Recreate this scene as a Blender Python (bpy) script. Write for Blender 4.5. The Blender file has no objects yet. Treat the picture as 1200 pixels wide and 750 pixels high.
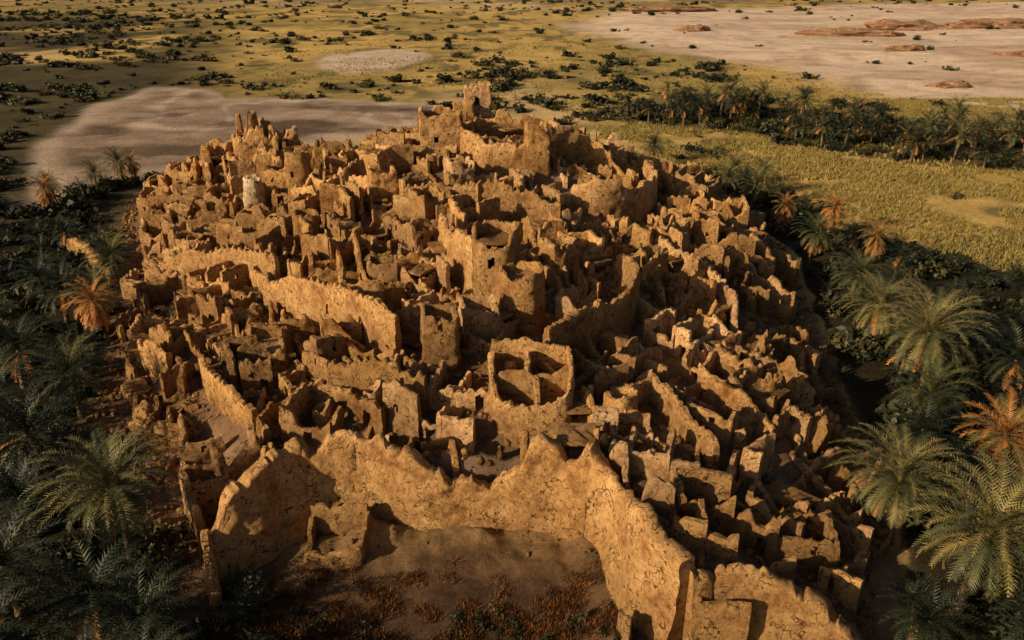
import bpy, math, random
import numpy as np
random.seed(7); rng=np.random.default_rng(7)
scene=bpy.context.scene

# ---------------------------------------------------------------- noise
def _h(ix,iy,s):
    a=(ix.astype(np.int64)*374761393+iy.astype(np.int64)*668265263+s*974634777)&0xFFFFFFFF
    a=((a^(a>>13))*1274126177)&0xFFFFFFFF
    a=(a^(a>>16))&0xFFFFFFFF
    return a/4294967295.0
def vn(x,y,s=0):
    x=np.asarray(x,float);y=np.asarray(y,float)
    ix=np.floor(x);iy=np.floor(y);fx=x-ix;fy=y-iy
    fx=fx*fx*(3-2*fx);fy=fy*fy*(3-2*fy)
    a=_h(ix,iy,s);b=_h(ix+1,iy,s);c=_h(ix,iy+1,s);d=_h(ix+1,iy+1,s)
    return (a+(b-a)*fx)*(1-fy)+(c+(d-c)*fx)*fy
def fbm(x,y,s=0,o=4):
    t=0;a=.5;n=0
    for k in range(o):
        t=t+a*vn(x*2**k+17*k,y*2**k-9*k,s+k);n+=a;a*=.5
    return t/n
def sst(a,b,x):
    t=np.clip((x-a)/(b-a),0,1);return t*t*(3-2*t)
def sdpoly(P,x,y):
    P=np.array(P,float);n=len(P)
    d=np.full(x.shape,1e9);ins=np.zeros(x.shape,bool)
    for i in range(n):
        ax,ay=P[i];bx,by=P[(i+1)%n];ex,ey=bx-ax,by-ay
        t=np.clip(((x-ax)*ex+(y-ay)*ey)/(ex*ex+ey*ey),0,1)
        d=np.minimum(d,np.hypot(x-ax-t*ex,y-ay-t*ey))
        c=((ay>y)!=(by>y))
        with np.errstate(divide='ignore',invalid='ignore'):
            xi=ax+(y-ay)*(ex)/(ey if ey!=0 else 1e-9)
        ins^=(c&(x<xi))
    return np.where(ins,d,-d)
def dline(P,x,y):
    P=np.array(P,float);d=np.full(np.shape(x),1e9)
    for i in range(len(P)-1):
        ax,ay=P[i];ex,ey=P[i+1]-P[i]
        t=np.clip(((x-ax)*ex+(y-ay)*ey)/(ex*ex+ey*ey+1e-9),0,1)
        d=np.minimum(d,np.hypot(x-ax-t*ex,y-ay-t*ey))
    return d

# ---------------------------------------------------------------- plan of the place (metres)
TOWN=[(-24,50),(-20,53.5),(-18.5,55.5),(-13,56.8),(-6,55.5),(0,55.8),(3.5,55.5),(7,54.5),(9,50.5),(10.3,46),(12,43.2),
      (16,43.5),(19.5,43),(23,41.5),(27,42),(31,52),(35,68),(38,88),(41,104),(46,131),(42,155),(20,172),(-20,180),(-60,180),
      (-80,166),(-71,142),(-59,118),(-51,95),(-44,74),(-32,60)]
PAN=[(-101,150),(-118,180),(-137,215),(-152,283),(-148,335),(-110,325),(-96,305),(-49,292),(-10,270),(-25,240),(-60,205),(-80,182),(-90,160)]
SAND=[(90,900),(30,690),(60,497),(122,397),(135,325),(163,256),(260,190),(500,100),(1600,300),(2400,1300),(900,1250)]
BELT=[(66,262),(90,246),(120,226),(160,202),(215,178)]

def H(x,y):
    x=np.asarray(x,float);y=np.asarray(y,float)
    d=sdpoly(TOWN,x,y)
    S=3+4.5*np.exp(-((x+4)/26)**2)+9.5*np.exp(-((x+6)/42)**2-((y-140)/29)**2)+4.5*np.exp(-((x+50)/17)**2-((y-152)/18)**2)
    S=S-3.2*sst(10,22,x)*sst(64,48,y)
    w=10-8.8*sst(60,57,y)*sst(-23,-20,x)*sst(27,24,x)
    r=np.clip((d-.35)/w,0,1);r=r*r*(3-2*r)
    S=S+2.6*(fbm(x/13,y/13,3)-.5)
    S=S-1.1*np.exp(-((x+3.5)/4.5)**2-((y-57)/2.2)**2)
    h=S*r
    near=sst(-6,3,d)
    h=h+near*(2.2*(fbm(x/4.2,y/4.2,5,4)-.5)+.7*(np.abs(fbm(x/1.3,y/1.3,9,2)-.5)))*np.clip(d/3+.6,.25,1)
    out=1-near
    h=h+out*(.5*(fbm(x/9,y/9,11,4)-.5))
    bay=np.exp(-((x+5)/16)**4-((y-54)/4.2)**2)*(d<.3)*1.0
    h=h+bay*(1.5+2.6*(fbm(x/4,y/4,21,4)-.45)+.9*(fbm(x/1.1,y/1.1,23,3)-.5))
    far=sst(150,600,y)+sst(150,500,np.abs(x))
    h=h+np.clip(far,0,1)*2.4*(fbm(x/70,y/70,31,4)-.5)
    sd=sst(0,60,sdpoly(SAND,x,y))
    h=h+sd*9*np.clip(fbm(x/120,y/90,41,4)-.45,0,1)
    return h
def H1(x,y): return float(H(np.array([x]),np.array([y]))[0])

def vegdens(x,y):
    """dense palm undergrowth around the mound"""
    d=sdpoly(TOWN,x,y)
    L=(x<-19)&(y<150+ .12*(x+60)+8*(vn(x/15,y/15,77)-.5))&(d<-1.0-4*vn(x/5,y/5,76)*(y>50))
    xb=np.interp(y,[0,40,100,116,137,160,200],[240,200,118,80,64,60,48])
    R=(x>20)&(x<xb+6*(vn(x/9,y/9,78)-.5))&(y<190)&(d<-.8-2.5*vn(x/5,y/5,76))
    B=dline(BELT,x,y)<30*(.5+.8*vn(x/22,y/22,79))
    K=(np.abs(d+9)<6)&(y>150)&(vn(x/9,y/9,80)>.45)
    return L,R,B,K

# ---------------------------------------------------------------- materials
def mat(name,build):
    m=bpy.data.materials.new(name);m.use_nodes=True
    nt=m.node_tree;b=nt.nodes['Principled BSDF'];build(nt,b);return m
def N(nt,t,**k):
    n=nt.nodes.new(t)
    for a,v in k.items(): setattr(n,a,v)
    return n
def noise(nt,sc,det=6,rough=.6,dist=0,scale=None):
    tc=N(nt,'ShaderNodeNewGeometry');src=tc.outputs['Position']
    if scale:
        mp=N(nt,'ShaderNodeMapping');mp.inputs['Scale'].default_value=scale;nt.links.new(src,mp.inputs[0]);src=mp.outputs[0]
    n=N(nt,'ShaderNodeTexNoise');n.inputs['Scale'].default_value=sc;n.inputs['Detail'].default_value=det
    n.inputs['Roughness'].default_value=rough;n.inputs['Distortion'].default_value=dist
    nt.links.new(src,n.inputs['Vector']);return n
def ramp(nt,src,st):
    r=N(nt,'ShaderNodeValToRGB');e=r.color_ramp.elements
    while len(e)<len(st): e.new(.5)
    for i,(p,c) in enumerate(st):
        e[i].position=p;e[i].color=(*c,1) if len(c)==3 else c
    nt.links.new(src,r.inputs[0]);return r
def mul(nt,a,b,fac=1,mode='MULTIPLY'):
    m=N(nt,'ShaderNodeMixRGB',blend_type=mode);m.inputs[0].default_value=fac
    nt.links.new(a,m.inputs[1]);nt.links.new(b,m.inputs[2]);return m
def bump(nt,b,h,st,dist):
    u=N(nt,'ShaderNodeBump');u.inputs['Strength'].default_value=st;u.inputs['Distance'].default_value=dist
    nt.links.new(h,u.inputs['Height'])
    return u

def mud_build(nt,b):
    at=N(nt,'ShaderNodeAttribute',attribute_name='Col')
    n1=noise(nt,.33,5,.68);r1=ramp(nt,n1.outputs[0],[(.32,(.44,.34,.27)),(.46,(.95,.90,.85)),(.56,(1.06,1.05,1.02)),(.66,(1.28,1.32,1.36))])
    n2=noise(nt,2.4,7,.82,0,(1,1,.8));r2=ramp(nt,n2.outputs[0],[(.33,(.34,.29,.25)),(.5,(1,1,1)),(.68,(1.28,1.26,1.22))])
    a=mul(nt,at.outputs['Color'],r1.outputs[0]);a=mul(nt,a.outputs[0],r2.outputs[0],.95)
    n3=noise(nt,.36,3,.8)
    r3=ramp(nt,n3.outputs[0],[(.486,(1,1,1)),(.495,(.22,.18,.15)),(.505,(.22,.18,.15)),(.514,(1,1,1))])
    msk=ramp(nt,n1.outputs[0],[(.42,(0,0,0)),(.50,(1,1,1))])
    m=N(nt,'ShaderNodeMixRGB',blend_type='MULTIPLY');nt.links.new(msk.outputs[0],m.inputs[0]);nt.links.new(a.outputs[0],m.inputs[1]);nt.links.new(r3.outputs[0],m.inputs[2])
    nt.links.new(m.outputs[0],b.inputs['Base Color'])
    b.inputs['Roughness'].default_value=.95;b.inputs['Specular IOR Level'].default_value=.1
    u1=bump(nt,b,n2.outputs[0],1,.45)
    nt.links.new(u1.outputs[0],b.inputs['Normal'])
MUD=mat('mud_brick',mud_build)

def ter_build(nt,b):
    at=N(nt,'ShaderNodeAttribute',attribute_name='Col')
    n1=noise(nt,1.1,8,.78);r1=ramp(nt,n1.outputs[0],[(.3,(.42,.42,.42)),(.5,(.95,.95,.95)),(.7,(1.4,1.35,1.3))])
    n3=noise(nt,.06,6,.62,1.0);r3=ramp(nt,n3.outputs[0],[(.35,(.72,.70,.68)),(.5,(1,1,1)),(.65,(1.2,1.18,1.12))])
    a=mul(nt,at.outputs['Color'],r1.outputs[0],.9);a=mul(nt,a.outputs[0],r3.outputs[0],.9)
    nt.links.new(a.outputs[0],b.inputs['Base Color'])
    b.inputs['Roughness'].default_value=1;b.inputs['Specular IOR Level'].default_value=.05
    u1=bump(nt,b,n1.outputs[0],1,.5)
    nt.links.new(u1.outputs[0],b.inputs['Normal'])
TER=mat('desert_ground',ter_build)

def leafmat(name,c1,c2,tr=.15):
    def f(nt,b):
        oi=N(nt,'ShaderNodeObjectInfo')
        n=noise(nt,1.3,1);r=ramp(nt,n.outputs[0],[(.3,c1),(.7,c2)])
        r2=ramp(nt,oi.outputs['Random'],[(0,(.65,.7,.6)),(1,(1.3,1.2,1.15))])
        a=mul(nt,r.outputs[0],r2.outputs[0]);nt.links.new(a.outputs[0],b.inputs['Base Color'])
        b.inputs['Roughness'].default_value=.55;b.inputs['Specular IOR Level'].default_value=.3
    return mat(name,f)
FROND=leafmat('palm_frond_green',(.060,.070,.030),(.110,.108,.044))
FROND_D=leafmat('palm_frond_dark',(.016,.022,.011),(.036,.041,.018))  # darker copy of the frond green; shade on left-side palms is painted in
FRONDY=leafmat('palm_frond_yellow',(.14,.125,.045),(.25,.195,.065))  # paints the sunlit highlight on green palms; own colour on dry ones
DRY=leafmat('palm_frond_dry',(.30,.12,.030),(.48,.22,.06))
TRUNK=leafmat('palm_trunk',(.10,.065,.04),(.17,.11,.065))
BUSHD=leafmat('bush_leaves',(.018,.022,.011),(.040,.041,.018))
BUSHO=leafmat('bush_leaves_olive',(.055,.052,.018),(.10,.085,.028))
REED=leafmat('reed_grass',(.26,.19,.055),(.46,.325,.10))
RUST=leafmat('rust_brush',(.05,.028,.014),(.26,.095,.025))

# ---------------------------------------------------------------- mesh builder
class MB:
    def __init__(s): s.v=[];s.q=[];s.c=[];s.n=0
    def add(s,v,q,c):
        v=np.asarray(v,float).reshape(-1,3);q=np.asarray(q,int)
        s.v.append(v);s.q.append(q+s.n);s.n+=len(v)
        c=np.asarray(c,float)
        if c.ndim==1: c=np.tile(c,(len(v),1))
        s.c.append(c)
def mesh_from(name,v,faces_list,cols=None,mats=(),mi=None,smooth=None):
    me=bpy.data.meshes.new(name)
    me.vertices.add(len(v));me.vertices.foreach_set('co',np.asarray(v,np.float32).ravel())
    lens=np.concatenate([np.full(len(f),f.shape[1]) for f in faces_list if len(f)]).astype(np.int32)
    loops=np.concatenate([f.ravel() for f in faces_list if len(f)]).astype(np.int32)
    st=np.concatenate([[0],np.cumsum(lens)[:-1]]).astype(np.int32)
    me.loops.add(len(loops));me.loops.foreach_set('vertex_index',loops)
    me.polygons.add(len(lens));me.polygons.foreach_set('loop_start',st);me.polygons.foreach_set('loop_total',lens)
    for m in mats: me.materials.append(m)
    if mi is not None: me.polygons.foreach_set('material_index',np.asarray(mi,np.int32))
    me.update(calc_edges=True);me.validate()
    if smooth is not None:
        me.polygons.foreach_set('use_smooth',np.ones(len(me.polygons),bool))
        if smooth<180: me.set_sharp_from_angle(angle=math.radians(smooth))
    if cols is not None:
        a=me.color_attributes.new('Col','FLOAT_COLOR','POINT')
        cc=np.ones((len(v),4),np.float32);cc[:,:3]=cols;a.data.foreach_set('color',cc.ravel())
    return me
def obj(name,me,loc=(0,0,0),rot=(0,0,0),sc=(1,1,1),parent=None):
    o=bpy.data.objects.new(name,me);scene.collection.objects.link(o)
    o.location=loc;o.rotation_euler=rot;o.scale=sc
    if parent: o.parent=parent
    return o
def finish(mb,name,smooth=50):
    if not mb.v: return
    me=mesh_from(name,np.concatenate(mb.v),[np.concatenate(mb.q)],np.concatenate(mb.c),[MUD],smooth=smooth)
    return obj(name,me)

MUDC=np.array([.64,.365,.148])
def tint():
    t=random.uniform(.60,1.08);w=random.uniform(-.6,.9)
    if random.random()<.12: t=1.08;w=1.4
    return MUDC*t*np.array([1,1+.05*w,1+.22*w])
def chaikin(P,closed,it=1):
    for _ in range(it):
        Q=[]
        n=len(P);rg=range(n) if closed else range(n-1)
        if not closed:Q.append(P[0])
        for i in rg:
            a=P[i];b=P[(i+1)%n];Q+= [a*.75+b*.25,a*.25+b*.75]
        if not closed:Q.append(P[-1])
        P=np.array(Q)
    return P
def wall(mb,pts,h=None,T=.5,closed=False,jag=.5,col=None,opens=(),sink=.8,step=.3,top=None,zb=None,rs=.42,smooth=0,rough=.08,batter=.35,cren=0,lump=0,cap=None):
    """pts: control points; h: height(s) above ground  or top: absolute top z at each point"""
    P=np.array(pts,float)
    k=h if top is None else top
    k=np.full(len(P),k,float) if np.ndim(k)==0 else np.array(k,float)
    Q=np.column_stack([P,k])
    if smooth: Q=chaikin(Q,closed,smooth)
    if closed: Q=np.vstack([Q,Q[:1]])
    seg=np.hypot(*(Q[1:,:2]-Q[:-1,:2]).T);s=np.concatenate([[0],np.cumsum(seg)]);L=s[-1]
    if L<.6:return
    n=max(3,int(L/step)+1);t=np.linspace(0,L,n)
    x=np.interp(t,s,Q[:,0]);y=np.interp(t,s,Q[:,1]);kk=np.interp(t,s,Q[:,2])
    tx=np.gradient(x);ty=np.gradient(y)
    if closed:
        tx[0]=tx[-1]=x[1]-x[-2];ty[0]=ty[-1]=y[1]-y[-2]
    l=np.hypot(tx,ty)+1e-9;nx=-ty/l;ny=tx/l
    base=H(x,y)
    if len(base)>6:
        m_=min(15,len(base)//2*2-1);kb=np.ones(m_)/m_;lev=np.convolve(np.pad(base,m_//2,'edge'),kb,'valid')
    else: lev=base
    sd=random.randint(0,9999)
    jn=(fbm(t/1.6+sd,t*0+.3,sd,3)-.5)*1.6*jag
    nt_=vn(t/.8+sd,t*0,sd+5);jn-=(nt_>.66)*jag*.55            # bitten notches
    jn-=sst(.58,.78,vn(t/2.4+sd,t*0,sd+8))*jag*2.0             # collapsed stretches
    jn+=.2*(_h(np.floor(t/.3),np.zeros(len(t)),sd)-.5)
    if cren: jn=jn+cren*(np.floor(t/.55)%2)*(vn(t/3+sd,t*0,sd+9)>.30)
    if closed:
        wgt=np.clip(np.minimum(t,L-t)/1.0,0,1);jn=jn*wgt
    tz=(lev+kk if top is None else kk)+jn
    if cap is not None: tz=np.minimum(tz,base+cap+.5*jn)
    bz=base-sink if zb is None else np.full(n,float(zb))
    tz=np.maximum(tz,(base if zb is None else bz)+.25)
    hh=tz-bz;nr=max(4,int(np.ceil(hh.max()/rs)))
    j=np.arange(nr+1)/nr
    Z=bz[:,None]+hh[:,None]*j[None]
    half=T/2*(1+batter*(1-j)[None]*np.minimum(hh[:,None]/4,1.6))
    half=half*(1-.38*(j[None]>.98))
    vs=[]
    for sgn,sdd in((1,0),(-1,50)):
        dn=(fbm(t[:,None]/1.1+sd+Z*0,Z/.9+sdd,sd+sdd,3)-.5)*rough*4
        if lump: dn=dn+lump*(fbm(t[:,None]/4.5+sd+Z*0,Z/5+sdd,sd+sdd+7,3)-.5)*2+lump*.9*np.exp(-Z/1.8)
        X=x[:,None]+nx[:,None]*(sgn*half+dn*sgn);Y=y[:,None]+ny[:,None]*(sgn*half+dn*sgn)
        vs.append(np.stack([X,Y,Z+.06*(vn(X*3,Y*3,sd)-.5)],-1))
    V=np.concatenate([a.reshape(-1,3) for a in vs])
    M=n*(nr+1)
    idx=np.arange(M).reshape(n,nr+1)
    nc=n-1
    solid=np.ones((nc,nr),bool)
    zc=(Z[:-1,:-1]+Z[1:,1:])/2-lev[:-1,None];tc=(t[:-1]+t[1:])/2
    for (f,w,z0,z1) in opens:
        mk=(np.abs(tc-f*L)<w/2)[:,None]&(zc>z0)&(zc<z1);mk[:,-1]=False;solid&=~mk
    if closed:
        idx=idx.copy();idx[-1]=idx[0]
    F=idx;B=idx+M
    qs=[]
    I,J=np.nonzero(solid)
    qs.append(np.stack([F[I,J],F[I,J+1],F[I+1,J+1],F[I+1,J]],1))
    qs.append(np.stack([B[I,J],B[I+1,J],B[I+1,J+1],B[I,J+1]],1))
    def nb(di,dj):
        o=np.zeros_like(solid)
        A=solid
        if di==1:o[:-1]=A[1:]
        if di==-1:o[1:]=A[:-1]
        if dj==1:o[:,:-1]=A[:,1:]
        if dj==-1:o[:,1:]=A[:,:-1]
        if closed and di==1:o[-1]=A[0]
        if closed and di==-1:o[0]=A[-1]
        return solid&~o
    I,J=np.nonzero(nb(0,1));qs.append(np.stack([F[I,J+1],B[I,J+1],B[I+1,J+1],F[I+1,J+1]],1))
    I,J=np.nonzero(nb(0,-1));qs.append(np.stack([F[I,J],F[I+1,J],B[I+1,J],B[I,J]],1))
    I,J=np.nonzero(nb(1,0));qs.append(np.stack([F[I+1,J],F[I+1,J+1],B[I+1,J+1],B[I+1,J]],1))
    I,J=np.nonzero(nb(-1,0));qs.append(np.stack([F[I,J],B[I,J],B[I,J+1],F[I,J+1]],1))
    c=tint() if col is None else np.array(col)
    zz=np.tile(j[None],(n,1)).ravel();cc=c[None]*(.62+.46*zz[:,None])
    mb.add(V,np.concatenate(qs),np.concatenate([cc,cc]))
def loop(cx,cy,rx,ry,rot=0,p=3,n=20,irr=.08):
    a=np.linspace(0,2*math.pi,n,endpoint=False)
    c,s=np.cos(a),np.sin(a)
    r=(np.abs(c)**p+np.abs(s)**p)**(-1/p)*(1+irr*(rng.random(n)-.5)*2)
    X=rx*r*c;Y=ry*r*s
    return np.column_stack([cx+X*math.cos(rot)-Y*math.sin(rot),cy+X*math.sin(rot)+Y*math.cos(rot)])
def slab(mb,P,z,th=.25,col=None):
    n=len(P);c=P.mean(0)
    v=[];m=3
    for k in range(m):
        f=1-k/m*.95
        v.append(np.column_stack([c+(P-c)*f,np.full(n,z)+.3*(rng.random(n)-.5)*(1 if k else .4)]))
    V=np.concatenate(v+[np.column_stack([P,np.full(n,z-th)])])
    q=[]
    for k in range(m-1):
        for i in range(n):
            i2=(i+1)%n;q.append([k*n+i,k*n+i2,(k+1)*n+i2,(k+1)*n+i])
    for i in range(n):
        i2=(i+1)%n;q.append([i,i2,m*n+i2,m*n+i])
    for i in range(0,n//2-1):
        q.append([(m-1)*n+i,(m-1)*n+i+1,(m-1)*n+n-2-i,(m-1)*n+n-1-i])
    mb.add(V,q,np.array(tint() if col is None else col)*.8)
def rectloop(cx,cy,rx,ry,rot):
    P=[(-1,-1),(0,-1.03),(1,-1),(1.03,0),(1,1),(0,1),(-1,1),(-1,0)]
    return np.array([(cx+rx*a*math.cos(rot)-ry*b*math.sin(rot),cy+rx*a*math.sin(rot)+ry*b*math.cos(rot)) for a,b in P])
def tower(name,cx,cy,rx,ry,h,rot=0,p=3,floor=.7,jag=.5,T=.5,opens=(),base=None,col=None,batter=.35,cren=0):
    mb=MB();P=loop(cx,cy,rx,ry,rot,p,24,.03) if p<6 else rectloop(cx,cy,rx,ry,rot)
    g=H1(cx,cy) if base is None else base
    wall(mb,P,top=g+h,zb=g-2,T=T,closed=True,jag=jag,opens=opens,col=col,batter=batter,step=.24,rs=.35,cren=cren,rough=.12)
    slab(mb,loop(cx,cy,rx*.97,ry*.97,rot,min(p,6),20,0),g+h*floor)
    return finish(mb,name)

KEY=[]
def keep(P,r): KEY.append((np.array(P,float),r))

# ---- front rampart
mb=MB()
FW=[(-24,50.5,5.0),(-22.8,51.2,7.2),(-20,54,8.6),(-17.5,55.9,9.4),(-15,56.5,9.9),(-13,56.9,9.8),(-11.2,56.5,9.9),(-9.5,56.1,8.9),(-8,55.8,8.7),(-6.8,55.6,7.2),(-5,55.6,6.0),(-3.5,55.6,6.2),(-2.2,55.8,5.2),(-.6,55.9,6.0),(.8,55.8,6.8),(1.6,55.7,9.7),(2.4,55.6,9.9),(4,55.5,9.2),(6.6,54.6,9.6),(7.6,53.6,8.2),(8.4,52.2,8.1),(9,50,7.8),(9.7,47.6,9.4),(10.7,45,8.5),(12,43.1,8.1)]
F=np.array(FW);wall(mb,F[:,:2],top=F[:,2],zb=-.8,T=1.2,jag=.6,col=MUDC*1.12,rough=.11,batter=.7,step=.18,rs=.24,lump=.75)
finish(mb,'mud_rampart_wall',60);keep(F[:,:2],.9)
mb=MB()
FW2=[(12.3,43.2,7.5),(14,43.9,6.8),(16.5,43.8,7.4),(18.3,43.4,6.3),(20,43.0,5.4),(21.8,42.4,4.6),(23.8,41.3,2.9),(25.2,40.6,1.2)]
F=np.array(FW2);wall(mb,F[:,:2],top=F[:,2],zb=-.8,T=1.0,jag=.7,col=MUDC*.9,batter=.6,step=.18,rs=.24,rough=.12,lump=.5);keep(F[:,:2],.9)
finish(mb,'mud_rampart_wall',60)
mb=MB()
wall(mb,[(-24,50.5),(-23.4,48.6),(-22.6,47)],top=[5.0,4,1.2],zb=-.8,T=.7,jag=.6,col=MUDC*1.0,rough=.12);wall(mb,[(7.8,41.5),(8.3,43.2),(8,44.6)],top=[1.5,3.0,2.0],zb=-.8,T=.5,jag=.4)
finish(mb,'mud_spur_wall')
mb=MB()
R=[(-16.6,53.6),(-16.4,50.4),(-12.2,50.4),(-12.0,53.8)]
wall(mb,R,top=[3.6,2.4,2.5,3.8],zb=-.5,T=.45,jag=.5,col=MUDC*.7,rough=.1);wall(mb,[(-16.6,53.9),(-12.0,54.1)],top=4.2,zb=-.5,T=.5,jag=.5,col=MUDC*.7)
finish(mb,'ruined_mud_room')
mb=MB();wall(mb,[(-6.5,58.6),(-4,58.4),(-.5,58.7)],h=[1.8,2.2,1.9],T=.6,jag=.2,col=(.72,.52,.32));finish(mb,'plastered_mud_wall');keep([(-6.5,58.4),(0,58.4)],.8)

# ---- big ring walls
def bigwall(pts,h,T=.62,jag=.45,sm=2,kr=1.3,**k):
    mb=MB();wall(mb,pts,h=h,T=T,jag=jag,smooth=sm,step=.22,rs=.33,rough=.12,**k);finish(mb,'ruined_mud_wall');keep(pts,kr)
bigwall([(-31,93),(-26.4,89.4),(-22,85),(-18.9,82.4),(-15,77.5),(-11.7,74.2)],[3.6,5.4,5.8,5.8,5.6,5.2],opens=[(.5,.6,2.6,3.6)],cren=.45,jag=.2,col=MUDC*1.08,kr=2.0)
bigwall([(-9.5,104),(-8.2,98),(-6,93),(-4.2,88.5)],[5.5,7.0,7.2,7.5],T=.8,jag=.8,col=MUDC*1.08,kr=1.9)
bigwall([(13.5,95),(15,89),(13.6,83.5),(9.2,78.5),(3.4,72)],[4.4,6.2,5.8,5.6,4.8],T=.75,kr=1.9,cren=.35,jag=.35)
bigwall([(-46.5,89),(-43.5,85),(-41.5,82),(-38,79)],[2.2,4.2,5,3],col=MUDC*1.12)
bigwall([(-77,131),(-72,125.5),(-67,121),(-61,114)],[2,4,3.6,2],col=MUDC*.85,T=1.1)
bigwall([(8,118),(13,116),(19,119.5),(23.5,126),(23,136)],[3.4,5.4,5.6,5.8,4.5],T=.9,jag=.6,kr=1.9)
bigwall([(13.6,67),(15.5,62),(17.2,57)],[3,3.4,3.2],sm=0);bigwall([(19,70),(21.5,66),(24,62.5)],[3,3.6,2.6],sm=0)
bigwall([(36,115),(38.5,110.5)],[4.5,5.5],sm=0);bigwall([(40.5,117),(42.5,111.5)],[4,5.5],sm=0);bigwall([(33,106),(37,103),(39,101)],[3.5,4,3],sm=0)
bigwall([(-2,70),(-1.8,63.6),(-1,62.6),(2,62.2),(4.6,62.4),(5.4,63.4),(5.6,70)],[3.2,3.4,3.5,3.6,3.9,4.0,3.6],sm=1,T=.5,jag=.15,kr=1.0,cren=.2,col=MUDC*1.05)
bigwall([(-1.8,65.6),(2,65.3),(5.4,65.8)],[3.0,3.2,3.5],sm=0,T=.42,jag=.3,kr=.8);bigwall([(1.4,65.3),(1.6,70.6)],[3.3,3],sm=0,T=.42,jag=.3,kr=.8);bigwall([(-2,70.4),(5.6,70.2)],[3.4,3.8],sm=0,T=.5,jag=.4,kr=.8)
bigwall([(2.4,62.4),(2.2,65.2)],[3.2,3.2],sm=0,T=.4,jag=.3,kr=.6)
bigwall([(-34,78),(-30,70),(-24,64.5)],[2.8,3.4,2.8],cren=.35,jag=.3)
bigwall([(20,106),(26,100),(28,92),(26,85)],[3.4,4.0,3.8,3.2],cren=.35,jag=.3)
# long crenellated lanes walls
bigwall([(-54,110),(-46,107),(-38,104),(-31,99)],[3.2,4.2,4.4,3.8],cren=.45,jag=.25,kr=1.7)
bigwall([(-16,116),(-8,114.5),(0,113),(7,111)],[4.0,4.6,4.6,4.2],cren=.45,jag=.25,kr=1.6)
bigwall([(-18,70),(-13,66.5),(-8,65)],[3.4,3.8,3.6],cren=.4,jag=.25)
bigwall([(-27,124),(-22,128),(-16,129)],[4.2,4.8,4.6],cren=.4,jag=.3)
# ---- towers
tower('round_mud_tower',-1.8,86,2.4,2.2,10.0,p=2.4,floor=.86,jag=.7,opens=[(.72,.6,6,7.2)]);keep([(-1.8,86)],3.2)
tower('mud_bastion_tower',1.0,81.4,2.2,2.1,6.6,p=2.2,floor=.85,jag=.45);keep([(1.2,81.2)],3.0)
tower('square_mud_tower',-7.2,72.5,1.5,1.5,6.0,p=8,floor=.72,jag=.3,opens=[(.12,.5,4.2,5.0),(.62,.6,4.2,5.0),(.86,.5,3,4)],cren=.2,rot=.15);keep([(-7.2,72.5)],2.2)
tower('square_mud_tower',-3.4,77,1.7,1.7,4.4,p=8,floor=.5,jag=.5,rot=.2);keep([(-3.4,77)],2.2)
tower('round_mud_tower',-34.6,128,1.7,1.7,7.8,p=2.6,floor=.85,jag=.6,opens=[(.7,.5,4.5,5.4)]);keep([(-34.6,128)],2.4)
tower('conical_mud_tower',-42,127,1.2,1.1,6,p=2,floor=.9,jag=.7,batter=1.6,col=(.66,.48,.31));keep([(-42,127)],2.4)
tower('square_mud_tower',-11.8,134,3.2,2.6,6.8,p=12,floor=.6,jag=.4,rot=.12,opens=[(.68,.7,3.2,4.4),(.1,.7,3.2,4.2)]);keep([(-11.8,134)],4.2)
tower('square_mud_tower',-6.2,147,2.1,1.9,8.4,p=12,floor=.75,jag=.5,opens=[(.12,.8,5.0,6.4)],rot=.1);keep([(-5.8,147)],3.4)
tower('square_mud_tower',-8.6,144.5,1.6,1.4,5.6,p=12,floor=.8,jag=.5,rot=.1)
tower('square_mud_tower',4.0,127.5,1.6,2.0,7.4,p=8,floor=.8,jag=.8,rot=.1);keep([(3.8,127.5)],2.8)
bigwall([(-8,126.5),(-4,124.8),(1,125.3),(4,126)],[7.0,4.6,5.0,6.0],jag=.25,sm=0,T=.8,col=MUDC*1.15,kr=2.2)
bigwall([(6,131),(11,134),(17,132),(20,127)],[4,5,4.4,3.4],jag=.8);bigwall([(-16,139),(-8,141),(2,140),(10,143)],[4,4.5,4.5,3],jag=.8)
for (a,b,rx,ry,h,j,p) in[(-49.5,151,1.5,1.5,10,1.8,5),(-53.5,147,3.0,2.4,5,1.5,8),(-46,145,3.0,2.2,5.2,1.5,8),(-43,151,2.2,1.8,5.6,1.5,8),(-56,152,2.0,2.0,5,1.5,8)]:
    tower('ruined_citadel_tower',a,b,rx,ry,h,rot=.3*random.random(),p=p,floor=.6,jag=j,T=.8);keep([(a,b)],max(rx,ry)+.4)
for P,hh in(([(-52,150),(-49,148.5),(-46,149)],[6,8.5,6]),([(-48,155),(-45,151),(-44,148)],[8,6.5,4]),([(-51,143),(-47,141.5),(-42,142)],[5,4.6,4])):
    bigwall(P,hh,T=.9,jag=1.3,sm=0)
for (a,b,r,h,p) in[(-27,118,1.5,5.5,8),(-20,121,1.8,5,8),(-30,112,1.6,4.6,3),(-12,110,1.7,5.4,8),(24,114,1.7,4.2,8),(-16,93,1.6,4.8,8),(-52,120,1.5,4.0,8),(6,97,1.7,4.8,8),(-26,76,1.7,4.0,8),(-19.5,74.5,1.4,4.8,8),(10,64,1.3,3.2,2.5),(-8,120,1.7,5,8)]:
    tower('ruined_mud_tower',a,b,r,r*random.uniform(.8,1.1),h,rot=random.random()*.9,p=p,floor=random.uniform(.4,.75),jag=.65,opens=[(random.random(),.6,h*.5,h*.5+1)]);keep([(a,b)],r+.5)
mb=MB();wall(mb,[(7.2,61.2),(9.4,61.0)],h=4.2,T=.8,jag=.1,opens=[(.5,.9,1.6,3.5)],step=.15,col=(.66,.43,.23));finish(mb,'mud_gate_pillar');keep([(8.3,61)],1.3)

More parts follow.
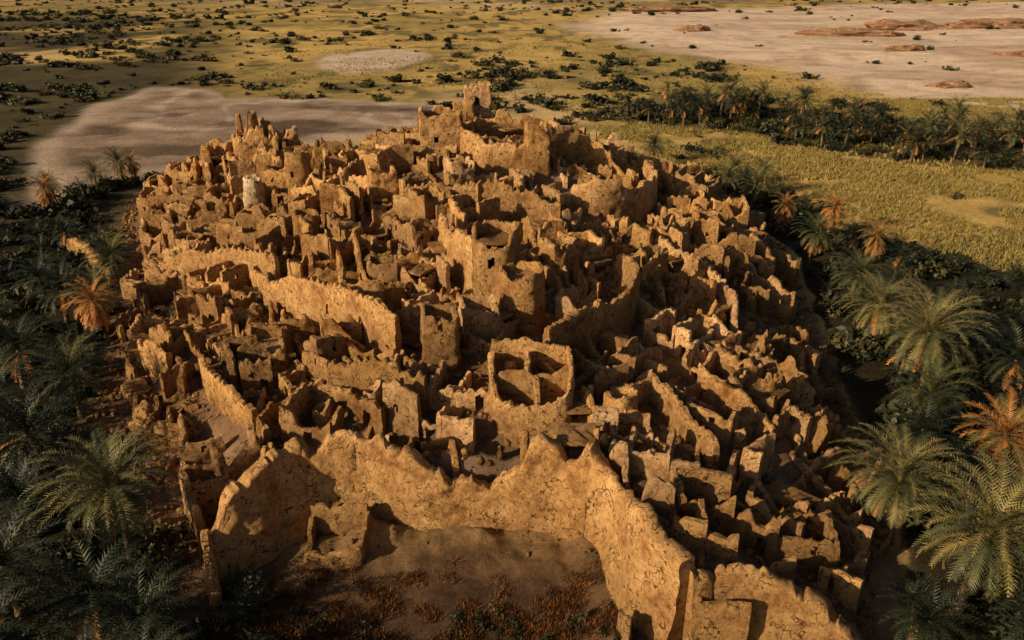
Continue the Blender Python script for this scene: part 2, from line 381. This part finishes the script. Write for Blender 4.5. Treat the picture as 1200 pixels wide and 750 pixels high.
# ---- infill: quarters of rectangular rooms, each quarter with its own orientation
def blocked(x,y):
    for P,r in KEY:
        if len(P)==1:
            if math.hypot(P[0,0]-x,P[0,1]-y)<r:return True
        elif abs(P[0,0]-x)<40 and dline(P,np.array(x),np.array(y))<r:return True
    return False
seeds=[]
tries=0
while tries<6000:
    tries+=1
    x=random.uniform(-88,50);y=random.uniform(42,166)
    if sdpoly(TOWN,np.array([x]),np.array([y]))[0]<0:continue
    if all(math.hypot(x-a,y-b)>10.5 for a,b in seeds): seeds.append((x,y))
SD=np.array(seeds)
def owner(x,y): return int(np.argmin((SD[:,0]-x)**2+(SD[:,1]-y)**2))
def warp(P):
    P=np.array(P,float);x,y=P[:,0],P[:,1]
    return np.column_stack([x+2.2*(vn(x/5.5,y/5.5,201)-.5),y+2.2*(vn(x/5.5,y/5.5,202)-.5)])
def bsp(x0,y0,w,h,out,rg):
    mx=rg.uniform(3.7,5.9)
    if max(w,h)<=mx or (w*h<16 and rg.random()<.8): out.append((x0,y0,w,h));return
    f=rg.uniform(.38,.62)
    if w>h: bsp(x0,y0,w*f,h,out,rg);bsp(x0+w*f,y0,w*(1-f),h,out,rg)
    else: bsp(x0,y0,w,h*f,out,rg);bsp(x0,y0+h*f,w,h*(1-f),out,rg)
def limit(x,y): # how far inside the town edge rooms begin
    if x>22 and y>92: return 3.5
    if x<-50 and y>112: return 3.5
    if x<-24 and y<80: return 2.5
    return 1.2
for si,(sx,sy) in enumerate(seeds):
    rg=random.Random(500+si)
    ang=2.4*(float(vn(np.array(sx/45),np.array(sy/45),95))-.5)+rg.uniform(-.3,.3)
    ca,sa=math.cos(ang),math.sin(ang)
    out=[];bsp(-15,-15,30,30,out,rg)
    mb=MB();qt=tint();qlev=rg.uniform(.75,1.2)
    def W(u,v): return (sx+u*ca-v*sa,sy+u*sa+v*ca)
    for (x0,y0,w,h) in out:
        cx,cy=W(x0+w/2,y0+h/2)
        if abs(x0+w/2)>14 or abs(y0+h/2)>14 or owner(cx,cy)!=si: continue
        d=float(sdpoly(TOWN,np.array([cx]),np.array([cy]))[0])
        if d<limit(cx,cy) or cy>164: continue
        if rg.random()<.06: continue
        zone=1.0
        if cx>14 and cy<90: zone=.8
        if cx<-28 and cy<95: zone=.8
        if cy>105: zone=1.05
        if d<5: zone*=.85
        front=cy<63 and -20<cx<12
        hh=zone*qlev*rg.choice([.8,1.5,1.9,2.2,2.6,3.0,3.5,4.4])
        if front: hh=min(hh,2.6)
        g=H1(cx,cy);zt=g+hh
        rt=qt*rg.uniform(.75,1.2)
        edges=[((x0,y0),(x0,y0+h)),((x0,y0),(x0+w,y0))]
        for (ea,eb,ox,oy) in(((x0+w,y0),(x0+w,y0+h),w/2+.7,0),((x0,y0+h),(x0+w,y0+h),0,h/2+.7)):
            qx,qy=W(x0+w/2+ox,y0+h/2+oy)
            if owner(qx,qy)!=si or sdpoly(TOWN,np.array([qx]),np.array([qy]))[0]<limit(qx,qy): edges.append((ea,eb))
        for (ea,eb) in edges:
            if rg.random()<.08: continue
            dx,dy=eb[0]-ea[0],eb[1]-ea[1];L=math.hypot(dx,dy);ux,uy=dx/L*.18,dy/L*.18
            pts=[W(ea[0]-ux+(dx+2*ux)*t,ea[1]-uy+(dy+2*uy)*t) for t in (0,.25,.5,.75,1)]
            m=pts[2]
            if blocked(*m): continue
            P=warp(pts)
            gm=H1(P[2,0],P[2,1])
            lv=max(zt,gm+.9)
            z=[lv+rg.uniform(-.15,.15)]*5
            r=rg.random()
            if r<.06: z=[lv,lv-.1,lv-.5*hh*.6,lv-hh*.6,lv-hh*.7]
            elif r<.12: z=[lv-hh*.7,lv-hh*.6,lv-.5*hh*.6,lv-.1,lv]
            elif r<.26: z=[lv,lv-.25*hh,lv-.5*hh,lv-.3*hh,lv]
            elif r<.4: z=[lv+rg.uniform(0,.7),lv,lv-.15,lv,lv+rg.uniform(0,.7)]
            op=[]
            if rg.random()<.35: op.append((rg.uniform(.3,.7),.85,-.3,1.6))
            if hh>2.6 and rg.random()<.6: op.append((rg.uniform(.25,.75),.5,1.9,2.5))
            wall(mb,P,top=z,T=rg.uniform(.42,.62),jag=rg.choice([.15,.25,.35,.5,.7]),opens=op,step=.25,col=rt*rg.uniform(.88,1.1),rough=.10,sink=1.2,cren=rg.choice([0,0,.28]),cap=3.0 if front else 5.0)
        r=rg.random()
        if r<.07 and w>2.8 and h>2.8:
            rr=rg.uniform(.7,1.1);wall(mb,loop(cx,cy,rr,rr,0,2,14,.08),h=rg.uniform(1.2,2.8),T=.32,closed=True,jag=.4)
        elif r<.15:
            q4=[W(x0+.1,y0+.1),W(x0+w-.1,y0+.1),W(x0+w-.1,y0+h-.1),W(x0+.1,y0+h-.1)]
            Pq=np.array([np.array(q4[t//4])*(1-(t%4)/4)+np.array(q4[(t//4+1)%4])*((t%4)/4) for t in range(16)])
            slab(mb,warp(Pq),g+max(1.0,hh*rg.uniform(.55,.9)),.3,col=MUDC*rg.uniform(.6,.9))
        elif r<.27:
            wall(mb,warp([W(x0+w*.5,y0),W(x0+w*.5,y0+h*.5),W(x0+w*.5,y0+h)]) if w>h else warp([W(x0,y0+h*.5),W(x0+w*.5,y0+h*.5),W(x0+w,y0+h*.5)]),h=[hh*.8,hh*.6,hh*rg.uniform(.2,.7)],T=.42,jag=.5,col=rt,rough=.1)
    finish(mb,'ruined_mud_brick_house')

# ---------------------------------------------------------------- terrain sheet
def axis(a,b,st,lo,hi,g):
    c=list(np.arange(a,b,st));s=st;v=a;L=[]
    while v>lo: s*=g;v-=s;L.append(v)
    s=st;v=c[-1];R=[]
    while v<hi: s*=g;v+=s;R.append(v)
    return np.array(L[::-1]+c+R)
xs=axis(-92,56,.38,-5000,5000,1.04);ys=axis(38,172,.38,-300,9000,1.025)
X,Y=np.meshgrid(xs,ys);Z=H(X,Y);ny_,nx_=X.shape
dT=sdpoly(TOWN,X,Y)
sc=np.clip(Y/25,2,40)
xp=X+sc*3.2*(fbm(X/sc/3,Y/sc/3,61,6)-.5);yp=Y+sc*3.2*(fbm(X/sc/3,Y/sc/3,67,6)-.5)
def C(*c): return np.array(c,float)
def mix(col,c,m): return col*(1-m[...,None])+c*m[...,None]
f1=fbm(X/60,Y/90,71,5);f2=fbm(X/14,Y/22,73,4);f3=fbm(X/150,Y/200,75,4)
col=np.ones(X.shape+(3,))*C(.70,.46,.15)
col=mix(col,C(.42,.30,.10),sst(.45,.6,f1)*.8)
col=mix(col,C(.17,.145,.06),sst(.53,.66,f2)*.8)
col=mix(col,C(.74,.52,.27),sst(.52,.64,f3)*.6)
lf=sst(-.24,-.42,xp/np.maximum(Y,1))*sst(1100,600,Y);col=mix(col,C(.085,.070,.038),lf*sst(.30,.46,f1)*.94)
pan=sst(-2,4,sdpoly(PAN,xp,yp))
pc=C(.48,.335,.24)*(.40+.9*fbm(X/18,Y/7,171,5))[...,None]
trk=np.abs(fbm(X/30+Y/60,Y/45,173,3)-.5);pc=mix(pc,C(.70,.52,.38),sst(.045,.005,trk)*.75)
pc=mix(pc,C(.13,.085,.055),sst(.46,.62,fbm(X/22,Y/14,175,5))*.8)
pc=mix(pc,C(.68,.50,.37),sst(14,1,sdpoly(PAN,xp,yp))*.75);col=mix(col,pc,pan)
pan2=sst(1.15,.85,np.hypot((xp+68)/26,(yp-425)/50));col=mix(col,C(.76,.57,.41),pan2)
sand=sst(-15,25,sdpoly(SAND,xp,yp));col=mix(col,C(.88,.65,.47),sand)
col=mix(col,C(.66,.44,.29),sand*sst(.50,.64,fbm(X/50,Y/30,83,5))*.7)
farv=sst(1000,1250,Y)*sst(.4,.55,f1);col=mix(col,C(.28,.20,.14),farv*.8)
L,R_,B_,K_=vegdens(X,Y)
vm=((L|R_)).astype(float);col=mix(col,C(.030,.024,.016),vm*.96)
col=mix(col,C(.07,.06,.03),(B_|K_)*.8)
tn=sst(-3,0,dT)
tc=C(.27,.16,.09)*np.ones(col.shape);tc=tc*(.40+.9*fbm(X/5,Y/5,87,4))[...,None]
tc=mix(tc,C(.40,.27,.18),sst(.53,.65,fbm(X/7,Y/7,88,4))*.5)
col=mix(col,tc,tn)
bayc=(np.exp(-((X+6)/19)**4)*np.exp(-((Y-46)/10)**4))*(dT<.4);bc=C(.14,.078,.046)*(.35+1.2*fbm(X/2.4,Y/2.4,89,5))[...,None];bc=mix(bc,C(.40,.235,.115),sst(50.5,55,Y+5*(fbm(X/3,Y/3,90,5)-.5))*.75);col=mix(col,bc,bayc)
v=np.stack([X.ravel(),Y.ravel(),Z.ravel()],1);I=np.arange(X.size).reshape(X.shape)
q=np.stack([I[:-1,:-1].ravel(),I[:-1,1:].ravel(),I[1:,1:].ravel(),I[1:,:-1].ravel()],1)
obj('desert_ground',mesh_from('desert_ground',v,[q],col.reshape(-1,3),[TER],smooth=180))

# ---------------------------------------------------------------- rubble
t=(1+5**.5)/2
iv=np.array([(-1,t,0),(1,t,0),(-1,-t,0),(1,-t,0),(0,-1,t),(0,1,t),(0,-1,-t),(0,1,-t),(t,0,-1),(t,0,1),(-t,0,-1),(-t,0,1)])/math.sqrt(1+t*t)
it=np.array([(0,11,5),(0,5,1),(0,1,7),(0,7,10),(0,10,11),(1,5,9),(5,11,4),(11,10,2),(10,7,6),(7,1,8),(3,9,4),(3,4,2),(3,2,6),(3,6,8),(3,8,9),(4,9,5),(2,4,11),(6,2,10),(8,6,7),(9,8,1)])
n=60000;px=rng.uniform(-90,52,n);py=rng.uniform(40,165,n);d=sdpoly(TOWN,px,py);m=((d>np.where((py<58)&(px>-24),.8,-1.5))&((fbm(px/4,py/4,101,2)>.40)|(d<5)))|((px>-20)&(px<9)&(py>51.5)&(py<56)&(rng.random(n)<.5)&(fbm(px/2,py/2,103,2)>.5));px,py=px[m],py[m];n=len(px)
s=.08+.42*rng.random(n)**4;s=np.where((py<56)&(px<9)&(px>-20),s*.6,s);pz=H(px,py)+s*.2
V=iv[None]*s[:,None,None]*(1+.35*(rng.random((n,12,1))-.5))*rng.uniform(.6,1.2,(n,1,3))+np.stack([px,py,pz],1)[:,None]
Tq=(it[None]+12*np.arange(n)[:,None,None]).reshape(-1,3)
cc=(MUDC*.62)[None]*rng.uniform(.5,1.3,(n,1));cc=np.repeat(cc,12,0)
obj('rubble_stones',mesh_from('rubble_stones',V.reshape(-1,3),[Tq],cc,[MUD]))
def blob(name,x,y,rx,ry,rz,col,seed,rot=0):
    nu,nv_=48,26;a=np.linspace(0,2*math.pi,nu,endpoint=False);b=np.linspace(-.5,math.pi/2,nv_)
    Aa,Bb=np.meshgrid(a,b);ux=np.cos(Aa)*np.cos(Bb);uy=np.sin(Aa)*np.cos(Bb);uz=np.sin(Bb)
    r=1+1.5*(fbm(ux*2.4+seed+uz,uy*2.4+uz*1.7,seed,5)-.5)
    xx=ux*r*rx;yy=uy*r*ry;zz=uz*r*rz
    Xr=xx*math.cos(rot)-yy*math.sin(rot)+x;Yr=xx*math.sin(rot)+yy*math.cos(rot)+y
    g=H1(x,y);V=np.stack([Xr,Yr,zz+g],-1).reshape(-1,3)
    I=np.arange(nu*nv_).reshape(nv_,nu);J=np.roll(I,-1,1)
    q=np.stack([I[:-1].ravel(),J[:-1].ravel(),J[1:].ravel(),I[1:].ravel()],1)
    return obj(name,mesh_from(name,V,[q],np.tile(np.array(col),(len(V),1)),[MUD],smooth=30))
for k,(x,y,a,b,c) in enumerate([(29,74,2.2,1.5,3.2),(31.5,70,1.8,1.3,2.8),(32.5,77,2,1.3,3.2),(28.5,66,2,1.4,2.8),(31,62,1.7,1.3,2.2),(26,70,1.8,1.2,2.8),(33.5,83,1.8,1.2,3),(28,80,1.6,1.1,2.8),(28.6,57,1.1,.8,1.9),(-38,72,1.8,1.4,1.6),(-33,64,1.6,1.3,1.5),(-42,84,1.6,1.2,1.6)]):
    blob('eroded_mud_mound',x,y,a,b,c,MUDC*random.uniform(.65,1.0),k*3+1,random.random()*3)
for k,(x,y,a,b,c) in enumerate([(238,590,30,12,4.5),(300,650,30,12,6),(360,640,34,12,6),(160,900,50,18,5),(215,460,11,6,3),(175,330,8,4,2.2),(420,640,30,14,6),(270,440,12,6,3),(330,430,20,7,3),(130,610,12,6,4)]):
    blob('sandstone_outcrop',x,y,a,b,c,(.42,.255,.155),k*7+2,random.uniform(-.3,.3))

# ---------------------------------------------------------------- vegetation
def frond(rg,length,az,el,droop,nst,lw=.09,ll=.62,origin=(0,0,0)):
    st=np.linspace(0,1,nst+1);p=np.array(origin,float);P=[p.copy()];ds=length/nst;e=el;T=[]
    tw=rg.uniform(-.25,.25)
    for k in range(nst):
        d=np.array([math.cos(az+tw*st[k])*math.cos(e),math.sin(az+tw*st[k])*math.cos(e),math.sin(e)])
        T.append(d);p=p+d*ds;P.append(p.copy());e-=droop/nst*(.5+1.2*st[k])
    P=np.array(P);T=np.array(T+[T[-1]])
    side=np.array([-math.sin(az),math.cos(az),0.]);V=[];Tr=[]
    for k in range(0,nst,2):
        w=.05*(1-st[k])+.012;k2=min(k+2,nst);b=len(V)
        V+=[P[k]-side*w,P[k]+side*w,P[k2]];Tr.append([b,b+1,b+2])
    for k in range(1,nst+1):
        f=st[k];le=ll*(math.sin(math.pi*min(1,f*.9+.12))**.6)*(1 if f>.12 else .45)
        up=np.cross(T[k],side);
        if up[2]<0: up=-up
        for sg in(-1,1):
            d=side*sg*.75+T[k]*.75+up*rg.uniform(.05,.45);d/=np.linalg.norm(d)
            d[2]-=rg.uniform(0,.25);b=len(V)
            w=T[k]*lw*.5
            V+=[P[k]-w,P[k]+w,P[k]+d*le*rg.uniform(.8,1.15)];Tr.append([b,b+1,b+2])
    return V,Tr
def palm(name,seed,h,nf=64,R=4.2,dry=.15,skirt=0,mats=None,lean=.6,yel=.3,nst=24,lw=.11,ll=.62):
    rg=random.Random(seed);V=[];Q=[];Tq=[];MI3=[]
    lx,ly=rg.uniform(-lean,lean),rg.uniform(-lean,lean)
    ns=14;m=9
    for k in range(ns+1):
        f=k/ns;r=.26*(1-.35*f)+(.12*(1-f)**4)+(.05 if k%2 else 0)
        for a in range(m):
            t=2*math.pi*a/m+.3*k;V.append((lx*f*f+r*math.cos(t),ly*f*f+r*math.sin(t),-.5+(h+.5)*f))
    for k in range(ns):
        for a in range(m):Q.append([k*m+a,k*m+(a+1)%m,(k+1)*m+(a+1)%m,(k+1)*m+a])
    for k in range(nf+skirt):
        sk=k>=nf
        f=k/nf
        az=k*2.39996+rg.uniform(-.2,.2)
        if sk: el=rg.uniform(-1.2,-.5);L=R*rg.uniform(.6,.85);dr=.5
        else: el=1.35-1.75*f+rg.uniform(-.12,.12);L=R*(.72+.33*math.sin(math.pi*min(1,f+.25)))*rg.uniform(.88,1.1);dr=1.1+.5*rg.random()
        z=h-.35*f-(.4 if sk else 0)
        v,t=frond(rg,L,az,el,dr,nst,lw=lw,ll=ll,origin=(lx,ly,z))
        b=len(V);V+=[tuple(q) for q in v];Tq+=[[b+i for i in tt] for tt in t]
        mi=3 if (sk or (f>.75 and rg.random()<dry*3)) else (2 if rg.random()<yel*(1-f*.5) else 1)  # yellow favours the crown centre, a painted sun highlight
        MI3+=[mi]*len(t)
    return mesh_from(name,np.array(V),[np.array(Q),np.array(Tq)],None,mats or [TRUNK,FROND,FRONDY,DRY],[0]*len(Q)+MI3)
PM=[palm('date_palm_a',1,5.0,86,4.6,.03,yel=.75,nst=26),palm('date_palm_b',2,5.5,70,4.3,.12,skirt=10,yel=.5),palm('date_palm_c',3,4.2,72,4.5,.03,yel=.2),
    palm('date_palm_dry',4,5.5,44,3.8,.95,skirt=60,mats=[TRUNK,FRONDY,DRY,DRY],yel=.9)]
PD=palm('date_palm_dark',5,4.0,54,4.6,.02,yel=.10,mats=[TRUNK,FROND_D,FROND,DRY],nst=16,lw=.18,ll=.68)
PL=[palm('grove_palm_a',6,5,32,3.8,.1,yel=.1,nst=8,lw=.30,ll=.75,mats=[TRUNK,FROND_D,FROND,DRY]),palm('grove_palm_b',7,5,28,3.4,.8,skirt=14,yel=.3,nst=8,lw=.30,ll=.75,mats=[TRUNK,FROND,DRY,DRY]),
    palm('grove_palm_c',8,6,32,3.8,.1,yel=.3,nst=8,lw=.30,ll=.75)]
def P_(me,x,y,s=1):
    z=H1(x,y);obj('date_palm',me,(x,y,z-.2),(random.uniform(-.08,.08),random.uniform(-.08,.08),random.random()*6.28),(s,s,s*random.uniform(.9,1.1)))
A_,B2,C_,D_=PM
for me,x,y,s in[(A_,46.3,91.6,1.4),(A_,46.9,80,1.6),(A_,32.6,54,1.35),(A_,33.8,46.5,1.45),(PD,54,86,1.2),(D_,45.5,61,1.35),(PD,56,80,1.2),(B2,48.7,123,1.2),(D_,57,138,1.15),(C_,49.5,107.8,1.15),(D_,50,142,1.0),(D_,60,125,.95),
    (C_,48.5,157,1.1),(C_,45,165,1.1),(B2,52,166,1.),(C_,48,172,1.1),(C_,35,195,1.2),(PD,39.5,66,1.1),(C_,43,71,1.2),(PD,53,70,1.2),(PD,58,96,1.1),(PD,62,88,1.1),(PD,55,105,.9),(C_,41,52,1.3),(PD,47,53,1.2),(PD,38,59,1.0),(PD,52,62,1.2),(PD,39,44,1.1),(PD,29.5,42,.9),(PD,37,40,1.1),
    (A_,-31.5,52.5,1.35),(D_,-54.5,94,1.1),(B2,-54,97,1.05),(C_,-61,114.8,1.15),(D_,-91.8,153.5,1.0),(B2,-92.5,158,.9),(B2,-87,176,1.05),(D_,-85,178,.9),(C_,-89,168,1.0),(C_,-47,75.4,1.2),(PD,-57,82,1.3),(PD,-45,63.4,1.4),(PD,-37,46,1.4),(PD,-25,42,1.1),(PD,-52,70,1.3),(PD,-61,100,1.2),(PD,-68,108,1.1),(PD,-66,92,1.2),(PD,-41,55,1.2),(PD,-30,44,1.2),(PD,-35,40,1.2),(PD,-23,37,1),(PD,-38,61,.9),(PD,-50,84,1.0)]:
    P_(me,x,y,s)
def shrubpalm(name,seed,mats):
    rg=random.Random(seed);V=[];Tq=[];MI=[]
    for k in range(24):
        az=k*2.4+rg.uniform(-.3,.3);v,t=frond(rg,rg.uniform(1.8,3.2),az,rg.uniform(.5,1.4),rg.uniform(.7,1.4),8,lw=.2,ll=.62,origin=(rg.uniform(-.4,.4),rg.uniform(-.4,.4),0))
        b=len(V);V+=[tuple(q) for q in v];Tq+=[[b+i for i in tt] for tt in t];MI+=[rg.choice([0,0,0,1])]*len(t)
    return mesh_from(name,np.array(V),[np.array(Tq)],None,mats,MI)
def bush(name,seed,n=420,m=BUSHD,R=1.0,ls=.2,flat=.7,nc=9):
    r=np.random.default_rng(seed);cl=r.normal(0,.45,(nc,3))*R;cl[:,2]=np.abs(cl[:,2])*flat+.25*R
    c=cl[r.integers(0,nc,n)]+r.normal(0,.2,(n,3))*R;c[:,2]=np.maximum(c[:,2],.03)
    a=r.normal(0,1,(n,3));a/=np.linalg.norm(a,axis=1)[:,None];b=np.cross(a,r.normal(0,1,(n,3)));b/=np.linalg.norm(b,axis=1)[:,None]
    s=ls*R*r.uniform(.5,1.3,(n,1))
    V=np.stack([c-a*s,c+b*s*.5,c+a*s,c-b*s*.5],1).reshape(-1,3);q=np.arange(4*n).reshape(-1,4)
    return mesh_from(name,V,[q],None,[m])
SP=[shrubpalm('palm_sucker_a',11,[FROND_D,BUSHD]),shrubpalm('palm_sucker_b',12,[FROND_D,FROND])]
BU=[bush('bush_a',1,240,ls=.25),bush('bush_b',2,240,ls=.25),bush('bush_c',3,240,BUSHO,ls=.25),bush('bush_d',4,240,BUSHD,1,.27,.5,12)]
def empty(n):
    e=bpy.data.objects.new(n,None);scene.collection.objects.link(e);return e
E=empty('palm_undergrowth')
n=7600;px=rng.uniform(-150,150,n);py=rng.uniform(28,300,n)
L,R_,B_,K_=vegdens(px,py);near=L|R_;d=sdpoly(TOWN,px,py)
inview=(np.abs(px)<.72*py+14)
sel=inview&((near&(rng.random(n)<np.where(d>-9,.85,.5)))|(B_&(rng.random(n)<.5))|K_)
zz=H(px,py)
for x,y,z,dd in zip(px[sel],py[sel],zz[sel],d[sel]):
    if random.random()<.5: me=random.choice(SP);s=random.uniform(.8,1.3)
    else: me=random.choice(BU);s=random.uniform(1.3,2.6)
    if dd>-4: s*=.7
    obj('undergrowth_clump',me,(x,y,z-.1),(0,0,random.random()*6.28),(s,s,s*random.uniform(.8,1.1)),E)
n=1500;px=rng.uniform(-160,220,n);py=rng.uniform(40,300,n);L,R_,B_,K_=vegdens(px,py)
d=sdpoly(TOWN,px,py)
sel=(np.abs(px)<.72*py+16)&((B_&(rng.random(n)<.75))|((L|R_)&(d<-7)&(rng.random(n)<.30)&(py<150)))
E2=empty('distant_palm_grove')
for x,y,z in zip(px[sel],py[sel],H(px[sel],py[sel])):
    me=random.choice([PL[0],PL[0],PL[0],PL[0],PL[2],PL[2],PL[1]]) if y>170 else random.choice([PD,PL[0],PL[0]])
    s=random.uniform(.8,1.35)*(1.2 if y>190 else 1);obj('grove_palm',me,(x,y,z-.3-random.uniform(0,2)*s),(0,0,random.random()*6.28),(s,s,s),E2)
E3=empty('scattered_desert_shrubs')
n=16000;py=150+1500*rng.random(n)**1.6;px=rng.uniform(-1,1,n)*(.7*py+20)
d=sdpoly(TOWN,px,py);L,R_,B_,K_=vegdens(px,py)
den=.05+.25*sst(.5,.62,fbm(px/45,py/70,71,4))
den=den+.55*sst(-.24,-.42,px/py)*sst(.36,.48,fbm(px/40,py/40,121,3))*(py<900)
clump=sst(.56,.64,fbm(px/22,py/30,181,3))*(py>200)*(py<420)*(px>-30)*(px<110);den=den+.5*clump
den=den*(sdpoly(PAN,px,py)<1)*(np.hypot((px+68)/26,(py-425)/50)>1.05)*np.where(sdpoly(SAND,px,py)>0,.10+.4*(py>800),1)
fieldR=(px>55)&(py<235)&(py>110);den=np.where(fieldR,.01,den)
sel=(rng.random(n)<den)&(d<-8)&~(L|R_)
for x,y,z,c_ in zip(px[sel],py[sel],H(px[sel],py[sel]),clump[sel]):
    s=random.choice([random.uniform(.3,1.1),random.uniform(.5,2.2)])*(1+y/1000)*(1+.4*c_);obj('desert_shrub',random.choice(BU),(x,y,z-.1),(0,0,random.random()*6.28),(s*1.2,s*1.2,s*.9),E3)
def tufts(name,px,py,hmin,hmax,mat_,nb=5,w=.09,sp=.18):
    n=len(px);pz=H(px,py);b=np.stack([px,py,pz],1)[:,None]+np.concatenate([rng.normal(0,sp,(n,nb,2)),np.zeros((n,nb,1))],2)
    hh=rng.uniform(hmin,hmax,(n,nb,1));a=rng.uniform(0,6.28,(n,nb,1));sd=np.concatenate([np.cos(a),np.sin(a),a*0],2)*w
    tip=b+np.concatenate([rng.normal(0,.35,(n,nb,2)),np.ones((n,nb,1))],2)*hh
    V=np.stack([b-sd,b+sd,tip],2).reshape(-1,3);return obj(name,mesh_from(name,V,[np.arange(len(V)).reshape(-1,3)],None,[mat_]))
n=60000;px=rng.uniform(25,190,n);py=rng.uniform(108,300,n);d=sdpoly(TOWN,px,py);L,R_,B_,K_=vegdens(px,py)
sel=~(L|R_|B_)&(d<-10)&(px<.72*py+8)&(fbm(px/10,py/10,131,3)>.40)
tufts('reed_grass',px[sel],py[sel],.4,1.1,REED,4,.11)
n=26000;py=180+420*rng.random(n)**1.5;px=rng.uniform(-1,1,n)*.7*py;d=sdpoly(TOWN,px,py)
sel=(d<-12)&(sdpoly(PAN,px,py)<0)&(sdpoly(SAND,px,py)<0)&(fbm(px/25,py/25,133,3)>.48)&(px>-.3*py)
tufts('dry_grass',px[sel],py[sel],.4,1.0,REED,4,.2)
n=11000;px=rng.uniform(-23,11,n);py=rng.uniform(38,51,n);d=sdpoly(TOWN,px,py)
sel=(d<-1)&(fbm(px/1.6,py/1.6,141,4)>.40+.025*(py-42));tufts('rust_brush',px[sel],py[sel],.12,.45,RUST,10,.035,.3)
n=700;px=rng.uniform(-24,9,n);py=rng.uniform(38,49,n);d=sdpoly(TOWN,px,py);sel=(d<-2)&(fbm(px/3,py/3,151,3)>.42+.035*(py-42))
E4=empty('low_brush')
for x,y,z in zip(px[sel],py[sel],H(px[sel],py[sel])):
    s=random.uniform(.25,.6);obj('brush_clump',random.choice(BU),(x,y,z-.05),(0,0,random.random()*6.28),(s,s,s*.8),E4)

# ---------------------------------------------------------------- light, camera
az=math.radians(238);el=math.radians(22)
w=bpy.data.worlds.new('World');scene.world=w;w.use_nodes=True;nt=w.node_tree
sky=nt.nodes.new('ShaderNodeTexSky');sky.sky_type='NISHITA';sky.sun_disc=False;sky.sun_elevation=el;sky.sun_rotation=az;sky.dust_density=3
bg=nt.nodes['Background'];bg.inputs[1].default_value=.05;nt.links.new(sky.outputs[0],bg.inputs[0])
sl=bpy.data.lights.new('sun','SUN');sl.energy=5.0;sl.angle=math.radians(.6);sl.color=(1,.81,.54)
so=bpy.data.objects.new('sun',sl);scene.collection.objects.link(so)
from mathutils import Vector
dv=Vector((math.sin(az)*math.cos(el),math.cos(az)*math.cos(el),math.sin(el)))
so.rotation_euler=dv.to_track_quat('Z','Y').to_euler()
cam=bpy.data.cameras.new('camera');co=bpy.data.objects.new('camera',cam);scene.collection.objects.link(co)
cam.sensor_width=36;cam.lens=28.05;cam.clip_end=20000;co.location=(0,0,45);co.rotation_euler=(math.radians(90-24),0,0)
scene.camera=co
scene.view_settings.view_transform='Standard';scene.view_settings.look='None';scene.view_settings.exposure=0
